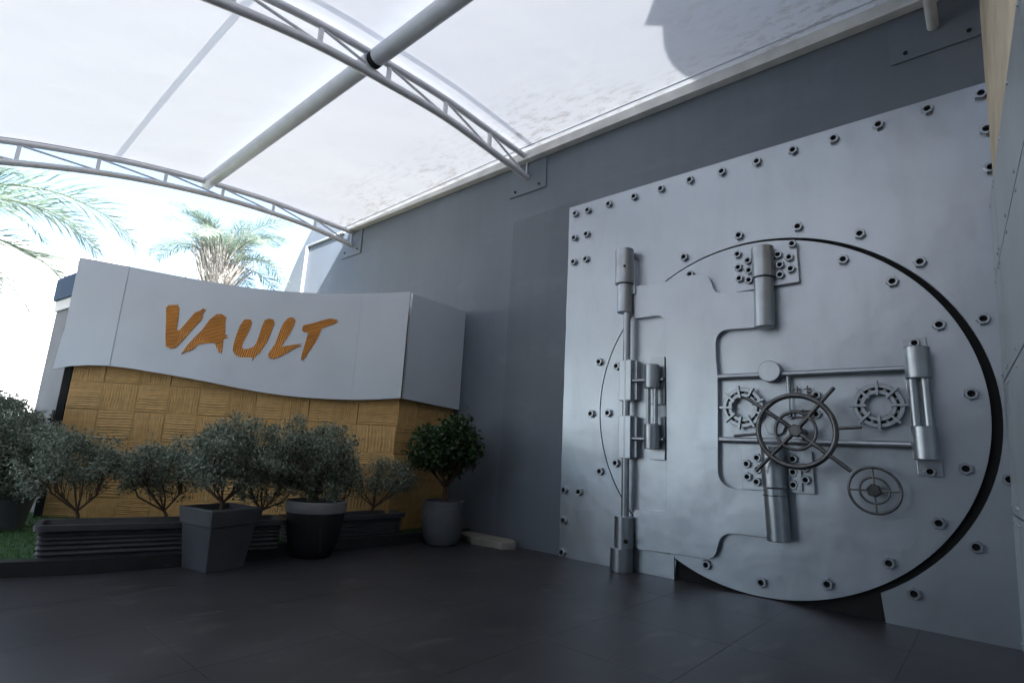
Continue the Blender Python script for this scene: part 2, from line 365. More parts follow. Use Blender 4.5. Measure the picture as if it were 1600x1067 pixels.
cn = thing('canopy', 'white translucent fabric canopy stretched over arched steel trusses', 'canopy', (-4.9, 1.5, 5.5))
def sheet(x0, x1, y0, y1, nx, ny, fn):
    V = []; F = []
    for i in range(nx + 1):
        for j in range(ny + 1):
            x = x0 + (x1 - x0) * i / nx; y = y0 + (y1 - y0) * j / ny; V.append((x, y, fn(x, y)))
    for i in range(nx):
        for j in range(ny): F.append((i * (ny + 1) + j, (i + 1) * (ny + 1) + j, (i + 1) * (ny + 1) + j + 1, i * (ny + 1) + j + 1))
    return MB().add(V, F)
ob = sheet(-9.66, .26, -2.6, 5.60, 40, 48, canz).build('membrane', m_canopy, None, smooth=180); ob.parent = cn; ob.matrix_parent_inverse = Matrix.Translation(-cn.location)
def strip(x0, x1, y0, y1, nx, ny, dz=-.006):
    s_ = sheet(x0, x1, y0, y1, nx, ny, lambda x, y: canz(x, y) + dz).build('seam_strip', m_seam, None, smooth=180); s_.parent = cn; s_.matrix_parent_inverse = Matrix.Translation(-cn.location)
strip(-9.6, XN - .1, 1.58, 1.66, 20, 1)
strip(XN + .16, XN + .24, -2.5, 5.55, 1, 40)
strip(XN + .16, .2, 1.58, 1.66, 20, 1, -.012)
# keder line and flashing along the wall
mb = MB(); mb.path([(x, 5.50, canz(x, 5.50) - .012) for x in np.linspace(-9.6, .2, 60)], .010, 6); mb.build('edge_rope', m_pipe, cn, smooth=60)
mb = MB(); mb.box(-9.62, 5.575, 5.475, .2, 5.69, 5.50); mb.box(-9.62, 5.60, 5.502, .2, 5.69, 5.66); mb.build('wall_flashing', m_trim, cn, bevel=.004)
mb = MB(); mb.path([(-9.66, y, canz(-9.66, y) - .03) for y in np.linspace(-2.5, 5.58, 60)], .034, 8); mb.build('edge_rail', m_rail, cn, smooth=60)

def truss(X, TZ, BZ, label):
    t = thing('arched_truss', label, 'truss', (X, 5.6, 5.3), 'arched trusses carrying the canopy')
    ys = np.linspace(-2.5, 5.68, 60)
    mb = MB(); mb.path([(X, y, spl(PY, TZ, y)) for y in ys], .043, 10); mb.build('top_chord', m_truss, t, smooth=50)
    mb = MB(); mb.path([(X, y, spl(PY, BZ, y)) for y in ys], .047, 10); mb.build('bottom_chord', m_truss, t, smooth=50)
    st = [5.66, 4.84, 4.01, 3.13, 2.27, 1.41, .55, -.3, -1.15, -2.0]
    for i, y in enumerate(st):
        mb = MB(); z0 = spl(PY, BZ, y); z1 = spl(PY, TZ, y)
        if i: mb.box(X - .018, y - .024, z0, X + .018, y + .024, z1)
        else: mb.path([(X, y, z0), (X, y, z1)], .012, 6)
        mb.build('upright', m_truss, t)
        if i:
            y2 = st[i - 1]
            mb = MB(); mb.path([(X, y + .03, z1 - .03), (X, y2 - .03, spl(PY, BZ, y2) + .03)], .017, 8); mb.build('diagonal_brace', m_truss, t, smooth=50)
    mb = MB(); mb.box(X - .34, YW - .02, 4.985 - (.04 if X < -8 else 0), X + .36, YW - .001, 5.46); pl = mb.build('bracket_plate', m_wall, t, bevel=.003)
    for bx in (-.22, .24): MB().cyl((X + bx, YW - .035, 5.06), (X + bx, YW - .019, 5.06), .018, 8).build('bolt', m_black, pl)
    return t
truss(XF, FT, FB, 'pale arched roof truss at the far open end, its lower end above the kiosk sign')
truss(XN, NT, NBm, 'grey arched roof truss crossing the middle of the canopy, with the dark pipe collar')
truss(XR, NT, NBm, 'truss end stub just above the right end of the vault face, mostly out of view')
for (xa, za, xb, zb, lab) in ((-9.72, 5.40, XN + .02, 5.43, 'round grey purlin pipe between the far truss and the middle truss'), (XN + .10, 5.45, XR, 5.47, 'nearest round grey purlin pipe, starting at the dark collar on the middle truss')):
    t = thing('purlin_pipe', lab, 'pipe', ((xa + xb) / 2, 2.9, za - .1), 'purlin pipes under the canopy')
    MB().cyl((xa, 2.9, za), (xb, 2.88, zb), .098, 24).build('pipe', m_pipe, t, smooth=40)
    if xb > -2: MB().cyl((xa - .085, 2.9, za - .012), (xa + .003, 2.9, za - .004), .094, 20).build('collar', m_black, t, smooth=40)

# ------------------------------------------------------------------ right-hand building
rb = thing('right_building', 'beige building along the right edge with grey metal cladding below', 'building', (1.5, 4.2, 0))
def RW(y, z, d=0): return (.03 + .045 * (5.648 - y) + .04 * z + d, y, z)
def rwall(pts, d0, d1): return MB().prism(pts, lambda a, b, d: RW(a, b, d), d0, d1)
rwall([(5.69, 3.3), (5.69, 6.4), (5.3, 7.1), (4.9, 7.7), (4.5, 8.2), (4.28, 8.4), (4.08, 8.54), (3.88, 8.63), (3.67, 8.69), (3.5, 8.70), (3.35, 8.68), (3.13, 8.58), (2.92, 8.76), (2.78, 8.45), (2.78, 6.0), (-2.4, 6.0), (-2.4, 3.3)], .03, .3).build('plaster_wall', m_beige, rb, tri=True)  # unseen top above the canopy is shaped to cast the canopy shadow
rwall([(5.69, -.05), (5.69, 3.3), (-2.4, 3.3), (-2.4, -.05)], .03, .3).build('lower_wall', m_beige, rb)
o = MB().lathe((0, 0, 0), [(.014, 0), (.012, .006), (.005, .010)], 8, (-1, 0, 0)).build('rivet', m_clad, smooth=40); me_riv = o.data; bpy.data.objects.remove(o)
cl_y = [5.645, 5.15, 3.05, .95, -1.15, -2.4]; cl_z = [.004, .95, 1.925, 2.78, 3.42]
for i in range(5):
    for j in range(4):
        pb = rwall([(cl_y[i], cl_z[j]), (cl_y[i + 1] + .012, cl_z[j]), (cl_y[i + 1] + .012, cl_z[j + 1] - .016), (cl_y[i], cl_z[j + 1] - .016)], 0, .03).build('cladding_panel', m_clad, rb)
        if i < 2:
            ya, yb = cl_y[i] - .05, cl_y[i + 1] + .06; nn = 2 if i == 0 else 4
            for k in range(nn):
                for zz in (cl_z[j] + .05, cl_z[j + 1] - .06): inst('rivet', me_riv, RW(ya + (yb - ya) * k / (nn - 1), zz), pb)
mb = MB(); mb.box(.8, -2.4, 0, 4, 3.5, 5.9); mb.build('building_mass', m_beige, rb)

# ------------------------------------------------------------------ vault front
def VP(a, b, d): return (a, YV - d, b)
vf = thing('vault_frame', 'large silver riveted sheet facade around the round vault door opening', 'vault frame', (-1.9, YV, 0))
def polar(h, t):     # hand cut outline, slightly out of round
    q = h[0] + h[1] * math.cos(t) + h[2] * math.sin(t) + h[3] * math.cos(2 * t) + h[4] * math.sin(2 * t); return (-1.74 + q * math.cos(t), max(.004, 1.727 + q * math.sin(t)))
HC = (-1.7265, 1.7165); HR = 1.797
DC = (-1.7532, 1.737); DR = 1.757
xl, xr = -2.598, -.785
al = PI + math.acos((-1.74 - xl) / 1.795); ar = 2 * PI - math.acos((xr + 1.74) / 1.81)
arc = [polar((1.783, 0.015, 0.007, 0.026, -0.001), t) for t in np.linspace(al, al - (2 * PI - (ar - al)), 120)]
# slightly hand cut left and top edges
left = [(-4.067 + (-.011) * k / 24 + rnd.uniform(-.004, .004), 4.511 * k / 24) for k in range(24)]
out = [(xr, .0), (.32, .0), (.32, 4.497), (-4.078, 4.511)] + left[:0:-1] + [(-4.067, 0), (xl, 0)] + arc
mb = MB(); mb.prism(out, VP, -.04, 0); mb.build('face_sheet', m_steel, vf, tri=True, smooth=30)
mb = MB(); mb.prism([(HC[0] + (HR + .09) * math.cos(t), max(.003, HC[1] + (HR + .09) * math.sin(t))) for t in np.linspace(0, 2 * PI, 90, endpoint=False)], VP, -.050, -.043)  # black sheet stands in for the shade inside the door gap
mb.build('gap_shade_sheet', m_black, vf, tri=True)
MB().box(xl - .06, YV + .0395, .002, xr + .06, YV + .0425, .42).build('gap_shade_sheet', m_black, vf)  # black shade sheet continued behind the foot opening
# hexagon nuts
def nutmesh(name, R, r, h, m):
    V = []; F = []; n = 12
    for k in range(n):
        a = 2 * PI * k / n; ro = R if k % 2 == 0 else R * math.cos(PI / 6)
        V += [(ro * math.cos(a), 0, ro * math.sin(a)), (ro * .98 * math.cos(a), -h * .88, ro * .98 * math.sin(a)), (ro * .88 * math.cos(a), -h, ro * .88 * math.sin(a)), (r * math.cos(a), -h, r * math.sin(a)), (r * .9 * math.cos(a), -h * .1, r * .9 * math.sin(a))]
    for k in range(n):
        q = (k + 1) % n
        for i in range(4): F.append((k * 5 + i, k * 5 + i + 1, q * 5 + i + 1, q * 5 + i))
    o = MB().add(V, F).build(name, m); me = o.data; bpy.data.objects.remove(o)
    ca = MB().add([(r * .93 * math.cos(2 * PI * k / 12), -h * .3, r * .93 * math.sin(2 * PI * k / 12)) for k in range(12)], [tuple(range(12))])
    me.materials.append(m_black)
    bm = bmesh.new(); bm.from_mesh(me); vs = [bm.verts.new(p) for p in ca.v]; f = bm.faces.new(vs); f.material_index = 1; bm.to_mesh(me); bm.free()
    return me
me_nut = nutmesh('nut', .050, .027, .042, m_steel2)
me_nuts = nutmesh('small_nut', .043, .024, .04, m_steel2)
def nut(a, b, d, parent, me=None, nm='nut'): return inst(nm, me or me_nut, (a + rnd.uniform(-.004, .004), YV - d, b), parent, rot=(0, rnd.uniform(0, 1), 0))
NF = [(-3.964, 4.389), (-3.768, 4.384), (-3.443, 4.384), (-3.081, 4.384), (-2.726, 4.382), (-2.361, 4.386), (-1.996, 4.374), (-1.628, 4.371), (-1.27, 4.38), (-0.904, 4.376), (-0.537, 4.383), (-0.168, 4.395), (0.202, 4.392), (0.208, 4.054), (0.204, 3.706), (-3.966, 4.042), (-3.774, 4.052), (-3.965, 3.703), (-3.774, 3.706), (-1.832, 3.581), (-1.265, 3.541), (-0.747, 3.344), (-0.326, 2.987), (0.035, 2.436), (-2.444, 3.461), (-3.537, 2.332), (-3.64, 1.702), (-3.502, 1.03), (-4.001, 0.774), (-3.786, 0.773), (-3.997, 0.419), (-4.005, 0.055), (-0.166, 0.675), (-0.575, 0.263), (0.078, 1.19)]
ND = [(-2.376, 3.24), (-0.894, 3.121), (-0.537, 2.844), (-0.246, 2.418), (-0.091, 1.839), (-0.171, 1.255), (-0.375, 0.824), (-0.725, 0.468), (-1.186, 0.221), (-1.736, 0.135), (-2.252, 0.204), (-3.296, 2.262), (-3.399, 1.708), (-3.286, 1.136)]
for a, b in NF: nut(a, b, 0, vf)
# locking bar down the left side of the opening
lb = thing('locking_bar', 'vertical silver locking bar with barrels left of the round door', 'locking bar', (-3.11, YV, 0))
yb = YV - .12
def vc(name, x, z0, z1, r, parent, y=yb, m=None, dx=0, bev=.006): return MB().cyl((x, y, z0), (x + dx, y, z1), r, 24, bev).build(name, m or m_steel2, parent, smooth=40)
vc('upper_barrel', -3.148, 3.224, 3.662, .11, lb)
vc('lower_barrel', -3.143, 2.875, 3.222, .086, lb)
MB().cyl((-3.09, yb - .10, 3.42), (-3.09, yb - .112, 3.42), .014, 10).build('set_screw', m_black, lb)
MB().box(-3.11, YV - .1, 3.10, -3.02, YV, 3.52).build('mounting_block', m_steel2, lb)
vc('shaft', -3.108, .56, 2.88, .042, lb)
for z0, z1 in ((1.836, 2.304), (1.194, 1.666)):
    MB().box(-3.184, YV - .16, z0, -3.03, YV - .05, z1).build('guide_block', m_steel, lb, bevel=.006)
    MB().box(-3.06, YV - .1, z0 + .01, -2.985, YV - .001, z1 - .01).build('guide_bracket', m_steel2, lb, bevel=.004)
vc('foot_barrel', -3.118, .24, .575, .106, lb)
vc('floor_socket', -3.146, 0, .245, .122, lb)
MB().cyl((-3.04, yb - .11, .33), (-3.02, yb - .125, .33), .022, 10).build('set_screw', m_black, lb)
# the door
vd = thing('vault_door', 'round silver bank vault door with handwheels, pipes and hinge barrels', 'vault door', (DC[0], YV, 0))
mb = MB(); mb.prism([polar((1.748, -0.010, 0.01, 0.018, 0.001), t) for t in np.linspace(0, 2 * PI, 160, endpoint=False)], VP, -.038, .006); mb.build('door_disc', m_steel, vd, tri=True, smooth=30)
for a, b in ND: nut(a, b, .006, vd)
PLATE = [(-3.049, 3.204), (-2.666, 3.188), (-2.511, 3.211), (-2.303, 3.215), (-2.167, 3.18), (-2.127, 3.115), (-2.101, 3.017), (-2.068, 2.969), (-1.881, 2.943), (-1.627, 2.928), (-1.641, 2.542), (-1.984, 2.555), (-2.044, 2.531), (-2.086, 2.466), (-2.09, 2.302), (-2.075, 2.077), (-2.081, 1.667), (-2.095, 1.085), (-2.056, 1.001), (-1.969, 0.955), (-1.642, 0.962), (-1.636, 0.541), (-1.951, 0.54), (-2.037, 0.523), (-2.094, 0.467), (-2.115, 0.386), (-2.135, 0.324), (-2.174, 0.279), (-2.232, 0.261), (-2.538, 0.262), (-3.0, 0.243), (-3.038, 0.653), (-2.698, 0.669), (-2.662, 0.679), (-2.644, 0.72), (-2.642, 1.669), (-2.649, 2.675), (-2.668, 2.767), (-2.738, 2.805), (-3.046, 2.801)]
def rounded(P, it=2):
    for _ in range(it):
        Q = []
        for i, p in enumerate(P):
            q = P[(i + 1) % len(P)]; L = math.hypot(q[0] - p[0], q[1] - p[1])
            t = min(.25, .03 / max(L, 1e-6)); Q += [(p[0] + (q[0] - p[0]) * t, p[1] + (q[1] - p[1]) * t), (q[0] - (q[0] - p[0]) * t, q[1] - (q[1] - p[1]) * t)]
        P = Q
    return P
mb = MB(); mb.prism(rounded(PLATE, 1), VP, .004, .075); mb.build('raised_plate', m_steel, vd, tri=True, bevel=.010, smooth=14)
for z0, z1 in ((.003, .24),): MB().prism([(-3.0, z0), (xl + .004, z0), (xl + .004, z1), (-3.0, z1)], VP, .002, .014).build('base_sheet', m_steel, vf)
# hinge plates with nuts and barrels
pt = MB().prism([(-1.885, 3.376), (-1.277, 3.358), (-1.268, 2.959), (-1.88, 2.945)], VP, .008, .058).build('hinge_plate', m_steel, vd, bevel=.004)
for a, b in [(-1.837, 3.35), (-1.835, 3.204), (-1.827, 3.083), (-1.731, 3.261), (-1.73, 3.152), (-1.732, 3.049), (-1.441, 3.265), (-1.342, 3.218), (-1.433, 3.155), (-1.333, 3.096), (-1.435, 3.052), (-1.307, 3.351)]: nut(a, b, .058, vd, me_nuts)
pt = MB().prism([(-1.871, 1.346), (-1.245, 1.346), (-1.238, .968), (-1.871, .961)], VP, .008, .055).build('hinge_plate', m_steel, vd, bevel=.004)
for a, b in [(-1.72, 1.266), (-1.812, 1.204), (-1.718, 1.158), (-1.81, 1.083), (-1.725, 1.041), (-1.404, 1.269), (-1.405, 1.151), (-1.406, 1.037), (-1.306, 1.089), (-1.303, 1.196)]: nut(a, b, .055, vd, me_nuts)
MB().box(-1.375, YV - .085, .985, -1.335, YV - .055, 1.2).build('guide_strip', m_steel2, vd)
def barrel(x, z0, z1, z2, r0, r1, dx0=0, dx1=0):
    y = YV - .12
    MB().cyl((x, y, z0), (x + dx0, y, z1), r0, 32, .006).build('hinge_barrel', m_steel2, vd, smooth=40)
    MB().cyl((x + dx0, y, z1 - .004), (x + dx1, y, z2), r1, 32, .006).build('hinge_pin', m_steel2, vd, smooth=40)
barrel(-1.577, 3.355, 3.03, 2.525, .105, .093, 0, -.01)
barrel(-1.558, 1.375, 1.0, .53, .108, .100, .004, .02)
MB().torus((-1.556, YV - .12, .93), (0, 0, 1), .101, .004, 32, 6).build('groove_ring', m_black, vd)
# left actuators
for (z0, z1, zr, p0, p1) in ((1.963, 2.226, 2.062, 1.795, 2.322), (1.305, 1.573, 1.412, 1.196, 1.662)):
    ac = MB().box(-2.84, YV - .065, p0, -2.665, YV - .006, p1).build('actuator_plate', m_steel2, vd, bevel=.004)
    MB().cyl((-2.775, YV - .15, z0), (-2.775, YV - .15, z1), .082, 24, .006).build('actuator_barrel', m_steel2, vd, smooth=40)
    MB().cyl((-3.03, YV - .12, zr), (-2.66, YV - .1, zr), .021, 12).build('actuator_rod', m_steel2, vd, smooth=40)
for dx in (-.043, .043): MB().cyl((-2.775 + dx, YV - .15, 1.57), (-2.775 + dx, YV - .15, 1.97), .026, 12).build('link_rod', m_steel2, vd, smooth=40)
# pipes across the door
yp = YV - .065
def hp(name, p0, p1, r): MB().cyl((p0[0], yp, p0[1]), (p1[0], yp, p1[1]), r, 14).build(name, m_steel2, vd, smooth=40)
hp('cross_pipe', (-2.07, 2.064), (-.48, 2.056), .030); hp('cross_pipe', (-2.075, 1.427), (-.50, 1.424), .030)
hp('riser_pipe', (-1.412, 2.05), (-1.407, 1.862), .020); hp('riser_pipe', (-1.407, 1.865), (-1.411, 1.66), .009)
MB().lathe((-1.561, YV - .006, 2.089), [(.103, 0), (.103, .12), (.097, .128), (.0, .128)], 36, (0, -1, 0)).build('round_cap', m_steel, vd, smooth=40)
MB().lathe((-1.547, YV - .006, 1.567), [(.09, 0), (.09, .05), (.085, .055), (.0, .055)], 8, (0, -1, 0)).build('round_cap', m_steel2, vd)
# bearing rings
def bearing(cx, cz, R, Ri, nf, off):
    br = MB().lathe((cx, YV - .006, cz), [(Ri, 0), (Ri, .075), (Ri + .004, .08), (Ri + .032, .08), (Ri + .034, .012), (R - .036, .012), (R - .034, .08), (R - .004, .08), (R, .075), (R, 0)], 48, (0, -1, 0), False).build('bearing_ring', m_steel2, vd, smooth=35)
    MB().lathe((cx, YV - .006, cz), [(Ri + .0335, .014), (R - .0355, .016)], 48, (0, -1, 0), False).build('bearing_race', m_black, br)  # trough floor painted black as shade to deepen the ring
    for k in range(nf):
        a = off + 2 * PI * k / nf; d = Vector((math.cos(a), 0, math.sin(a))); t = Vector((-math.sin(a), 0, math.cos(a)))
        MB().obox(Vector((cx, YV - .085, cz)) + d * ((R + Ri) / 2 + .006), d * ((R - Ri) / 2 + .018), t * .010, Vector((0, .026, 0))).build('bearing_fin', m_steel2, br)
        a2 = a + PI / nf; d2 = Vector((math.cos(a2), 0, math.sin(a2)))
        MB().lathe(Vector((cx, YV - .02, cz)) + d2 * (R + Ri) / 2, [(.028, 0), (.026, .03), (.016, .048), (.003, .052)], 12, (0, -1, 0)).build('bearing_roller', m_steel2, br, smooth=60)
bearing(-1.834, 1.748, .195, .105, 9, .35); bearing(-.706, 1.751, .19, .10, 8, PI / 2)
# small valve group
for a in (-1.34, -1.253):
    vv = MB().cyl((a, YV - .006, 1.885), (a, YV - .06, 1.885), .012, 8).build('valve', m_wheel, vd)
    MB().cyl((a, YV - .055, 1.84), (a, YV - .055, 1.945), .008, 8).build('valve_stem', m_wheel, vv)
    MB().cyl((a - .028, YV - .055, 1.915), (a + .028, YV - .055, 1.915), .007, 8).build('valve_handle', m_wheel, vv)
MB().cyl((-1.395, YV - .05, 1.85), (-1.19, YV - .05, 1.852), .009, 8).build('valve_bar', m_wheel, vd)
MB().cyl((-1.40, YV - .05, 1.715), (-1.19, YV - .05, 1.712), .008, 8).build('valve_bar', m_wheel, vd)
MB().cyl((-1.40, YV - .05, 1.655), (-1.21, YV - .05, 1.655), .008, 8).build('valve_bar', m_wheel, vd)
MB().cyl((-1.30, YV - .05, 1.73), (-1.30, YV - .05, 1.60), .008, 8).build('valve_bar', m_wheel, vd)
for a, b in ((-1.186, 1.858), (-1.412, 1.677), (-1.193, 1.682)): nut(a, b, .006, vd, me_nuts)
# right twin-rod actuator
for P in ([(-.505, 2.314), (-.341, 2.325), (-.331, 1.81), (-.502, 1.80)], [(-.485, 1.63), (-.322, 1.63), (-.315, 1.182), (-.479, 1.186)]):
    MB().prism(P, VP, .006, .04).build('actuator_plate', m_steel2, vd, bevel=.003)
for a, b in ((-.416, 2.273), (-.397, 1.219)): nut(a, b, .04, vd, me_nuts)
for z0, z1, x in ((1.96, 2.225, -.406), (1.307, 1.574, -.402)): MB().cyl((x, YV - .12, z0), (x, YV - .12, z1), .092, 32, .006).build('actuator_barrel', m_steel2, vd, smooth=40)
for x in (-.45, -.366): MB().cyl((x, YV - .125, 1.56), (x, YV - .125, 1.97), .033, 16).build('link_rod', m_steel2, vd, smooth=40)
# big handwheel
def ring(name, c, R, r, par, m=None): return MB().torus(c, (0, 1, 0), R, r, 64, 12).build(name, m or m_wheel, par, smooth=60)
OW = .30; cw = Vector((-1.311, YV - OW, 1.514)); wh = MB().lathe(cw + Vector((0, .045, 0)), [(.05, 0), (.062, .01), (.062, .05), (.048, .06), (0, .06)], 6, (0, -1, 0)).build('handwheel', m_wheel, vd)
ring('rim', cw, .315, .024, wh); ring('inner_rim', cw, .165, .014, wh)
MB().cyl(cw + Vector((0, .03, 0)), (cw.x, YV - .01, cw.z), .036, 16).build('axle', m_wheel, wh, smooth=40)
for (ex, ez) in ((-.987, 1.89), (-.904, 1.188), (-1.662, 1.141), (-1.725, 1.82)):
    e = Vector((ex, YV - OW, ez)); d = (e - cw).normalized()
    MB().cyl(cw + d * .04 + Vector((0, .01, 0)), cw + d * .31, .019, 12).build('spoke', m_wheel, wh, smooth=40)
    MB().cyl(cw + d * .325, e, .017, 12, .005).build('handle', m_wheel, wh, smooth=40)
for (ex, ez) in ((-.803, 1.552), (-1.849, 1.457)):
    e = Vector((ex, YV - OW, ez)); d = (e - cw).normalized(); MB().cyl(cw + d * .325, e, .014, 12, .004).build('handle', m_wheel, wh, smooth=40)
# small handwheel
c2 = Vector((-.772, YV - .15, 1.042)); w2 = MB().lathe(c2 + Vector((0, .03, 0)), [(.05, 0), (.055, .01), (.055, .05), (.045, .06), (0, .06)], 6, (0, -1, 0)).build('small_handwheel', m_wheel, vd)
ring('rim', c2, .185, .011, w2); ring('inner_rim', c2, .105, .009, w2)
MB().cyl(c2, (c2.x, YV - .01, c2.z), .03, 12).build('axle', m_wheel, w2, smooth=40)
for k in range(4):
    a = PI / 2 * k + .02; d = Vector((math.cos(a), 0, math.sin(a))); MB().cyl(c2 + d * .04, c2 + d * .185, .008, 8).build('spoke', m_wheel, w2, smooth=40)

# ------------------------------------------------------------------ kiosk
C0 = Vector((-6.0, 4.54, 0)); DK = Vector((math.sin(PI / 4), math.cos(PI / 4), 0)); NK = Vector((math.cos(PI / 4), -math.sin(PI / 4), 0))
def KP(s, z, d): p = C0 + DK * s + NK * d; return (p.x, p.y, z)
R0 = C0.copy(); R1 = Vector((-6.12, 5.69, 0)); DR_ = (R1 - R0).normalized(); NR_ = Vector((DR_.y, -DR_.x, 0))
def RP(s, z, d): p = R0 + DR_ * s + NR_ * d; return (p.x, p.y, z)
kk = thing('kiosk', 'ticket kiosk with ochre combed plaster walls and wavy grey sign fascia', 'kiosk', (-7.6, 3.2, .1))
CL = C0 + DK * (-4.27)
plan = [tuple((C0 - DK * .02 - NK * .03)[:2]), tuple((CL - NK * .03)[:2]), tuple((CL - NK * 1.9)[:2]), (-10.4, 5.69), tuple((R1 - NR_ * .03)[:2])]
MB().prism(plan, lambda a, b, d: (a, b, d), .09, 3.12).build('core_wall', m_yellow, kk, tri=True)
# combed plaster tiles, alternating direction
def tilemesh(k, vert):
    r = random.Random(k); N = 52; Mm = 7; V = []; F = []; ph = r.uniform(0, 6)
    nr = r.choice((10, 11, 12)); amp = [r.uniform(.6, 1.15) for _ in range(nr + 2)]
    for i in range(N + 1):
        for j in range(Mm + 1):
            u = i / N; v = j / Mm
            uu = u + .012 * math.sin(v * 5 + ph) + .008 * math.sin(v * 11 + ph * 2 + u * 9)
            c = uu * nr; hgt = abs(math.sin(PI * c)) ** .7 * amp[int(max(0, min(nr + 1, c)))]
            if u < .012 or u > .988: hgt = 0
            if v < .01 or v > .99: hgt *= .45
            a, b = (u, v) if vert else (v, u)
            V.append((a, -.013 * hgt, b))
    for i in range(N):
        for j in range(Mm): F.append((i * (Mm + 1) + j, (i + 1) * (Mm + 1) + j, (i + 1) * (Mm + 1) + j + 1, i * (Mm + 1) + j + 1))
    o = MB().add(V, F).build('plaster_tile', m_yellow, smooth=60); me = o.data; bpy.data.objects.remove(o)
    return me
TM = [[tilemesh(k + 10 * v, v) for k in range(4)] for v in (0, 1)]
cols = [-4.265, -3.845, -3.401, -3.0, -2.608, -2.224, -1.875, -1.526, -1.177, -.846, -.533, 0]
rows = [.1, .36, .725, 1.085, 1.45, 1.81, 2.12]
for i in range(len(cols) - 1):
    for j in range(len(rows) - 1):
        t = inst('plaster_tile', TM[(i + j) % 2][rnd.randrange(4)], KP(cols[i] + .004, rows[j] + .004, -.012), kk, rot=(0, 0, PI / 4), scale=(cols[i + 1] - cols[i] - .004, 1, rows[j + 1] - rows[j] - .004))
rc = [0.0, .38, .76, 1.13]
for i in range(3):
    for j in range(len(rows) - 1):
        inst('plaster_tile', TM[(i + j + 1) % 2][rnd.randrange(4)], RP(rc[i] + .004, rows[j] + .004, -.012), kk, rot=(0, 0, math.atan2(DR_.y, DR_.x)), scale=(rc[i + 1] - rc[i] - .006, 1, rows[j + 1] - rows[j] - .006))
# fascia sheets
ft = [(-4.349, 3.451), (-3.75, 3.378), (-3.3, 3.318), (-2.931, 3.267), (-2.5, 3.222), (-2.068, 3.194), (-1.7, 3.184), (-1.377, 3.18), (-1.0, 3.195), (-.685, 3.222), (-.3, 3.255), (.03, 3.291)]
fb = [(-4.444, 1.928), (-4.256, 1.985), (-4.02, 2.012), (-3.783, 2.02), (-3.54, 2.008), (-3.291, 1.983), (-3.0, 1.952), (-2.709, 1.917), (-2.4, 1.875), (-2.122, 1.834), (-1.87, 1.802), (-1.618, 1.779), (-1.32, 1.760), (-1.032, 1.754), (-.78, 1.757), (-.53, 1.767), (-.26, 1.79), (.03, 1.823)]
def zat(P, s): return float(np.interp(s, [p[0] for p in P], [p[1] for p in P]))
def fsheet(s0, s1, d, tilt0=0, first=False):
    n = 18; V = []; F = []
    for i in range(n + 1):
        s = s0 + (s1 - s0) * i / n
        for j in range(7):
            q = j / 6; zb_ = zat(fb, s); zt_ = zat(ft, s); ss = s + (q * .095 if (first and i == 0) else 0)
            wv = .012 * math.sin(s * 2.1 + 1) + .008 * math.sin(s * 4.7 + q * 2)
            for dd in (d + wv, d + wv - .02): V.append(KP(ss, zb_ + (zt_ - zb_) * q, dd))
    def ix(i, j, k): return (i * 7 + j) * 2 + k
    for i in range(n):
        for j in range(6):
            F.append((ix(i, j, 0), ix(i + 1, j, 0), ix(i + 1, j + 1, 0), ix(i, j + 1, 0))); F.append((ix(i, j, 1), ix(i, j + 1, 1), ix(i + 1, j + 1, 1), ix(i + 1, j, 1)))
        F.append((ix(i, 0, 0), ix(i, 0, 1), ix(i + 1, 0, 1), ix(i + 1, 0, 0))); F.append((ix(i, 6, 0), ix(i + 1, 6, 0), ix(i + 1, 6, 1), ix(i, 6, 1)))
    for j in range(6):
        F.append((ix(0, j, 0), ix(0, j + 1, 0), ix(0, j + 1, 1), ix(0, j, 1))); F.append((ix(n, j, 0), ix(n, j, 1), ix(n, j + 1, 1), ix(n, j + 1, 0)))
    return MB().add(V, F).build('fascia_sheet', m_fascia, kk, smooth=35)
fsheet(-4.444, -3.742, .115, first=True); fsheet(-3.752, -.62, .108); fsheet(-.625, .03, .105)
pts = [(0.085, 1.823), (.5, 1.80), (1.14, 1.776), (1.14, 3.305), (.085, 3.291)]
MB().prism([(-.01, 1.823), (.5, 1.80), (1.14, 1.776), (1.14, 3.305), (-.01, 3.291)], RP, .05, .09).build('fascia_return', m_fascia, kk)
def wavefn(s): return .012 * math.sin(s * 2.1 + 1) + .008 * math.sin(s * 4.7 + 1.2)
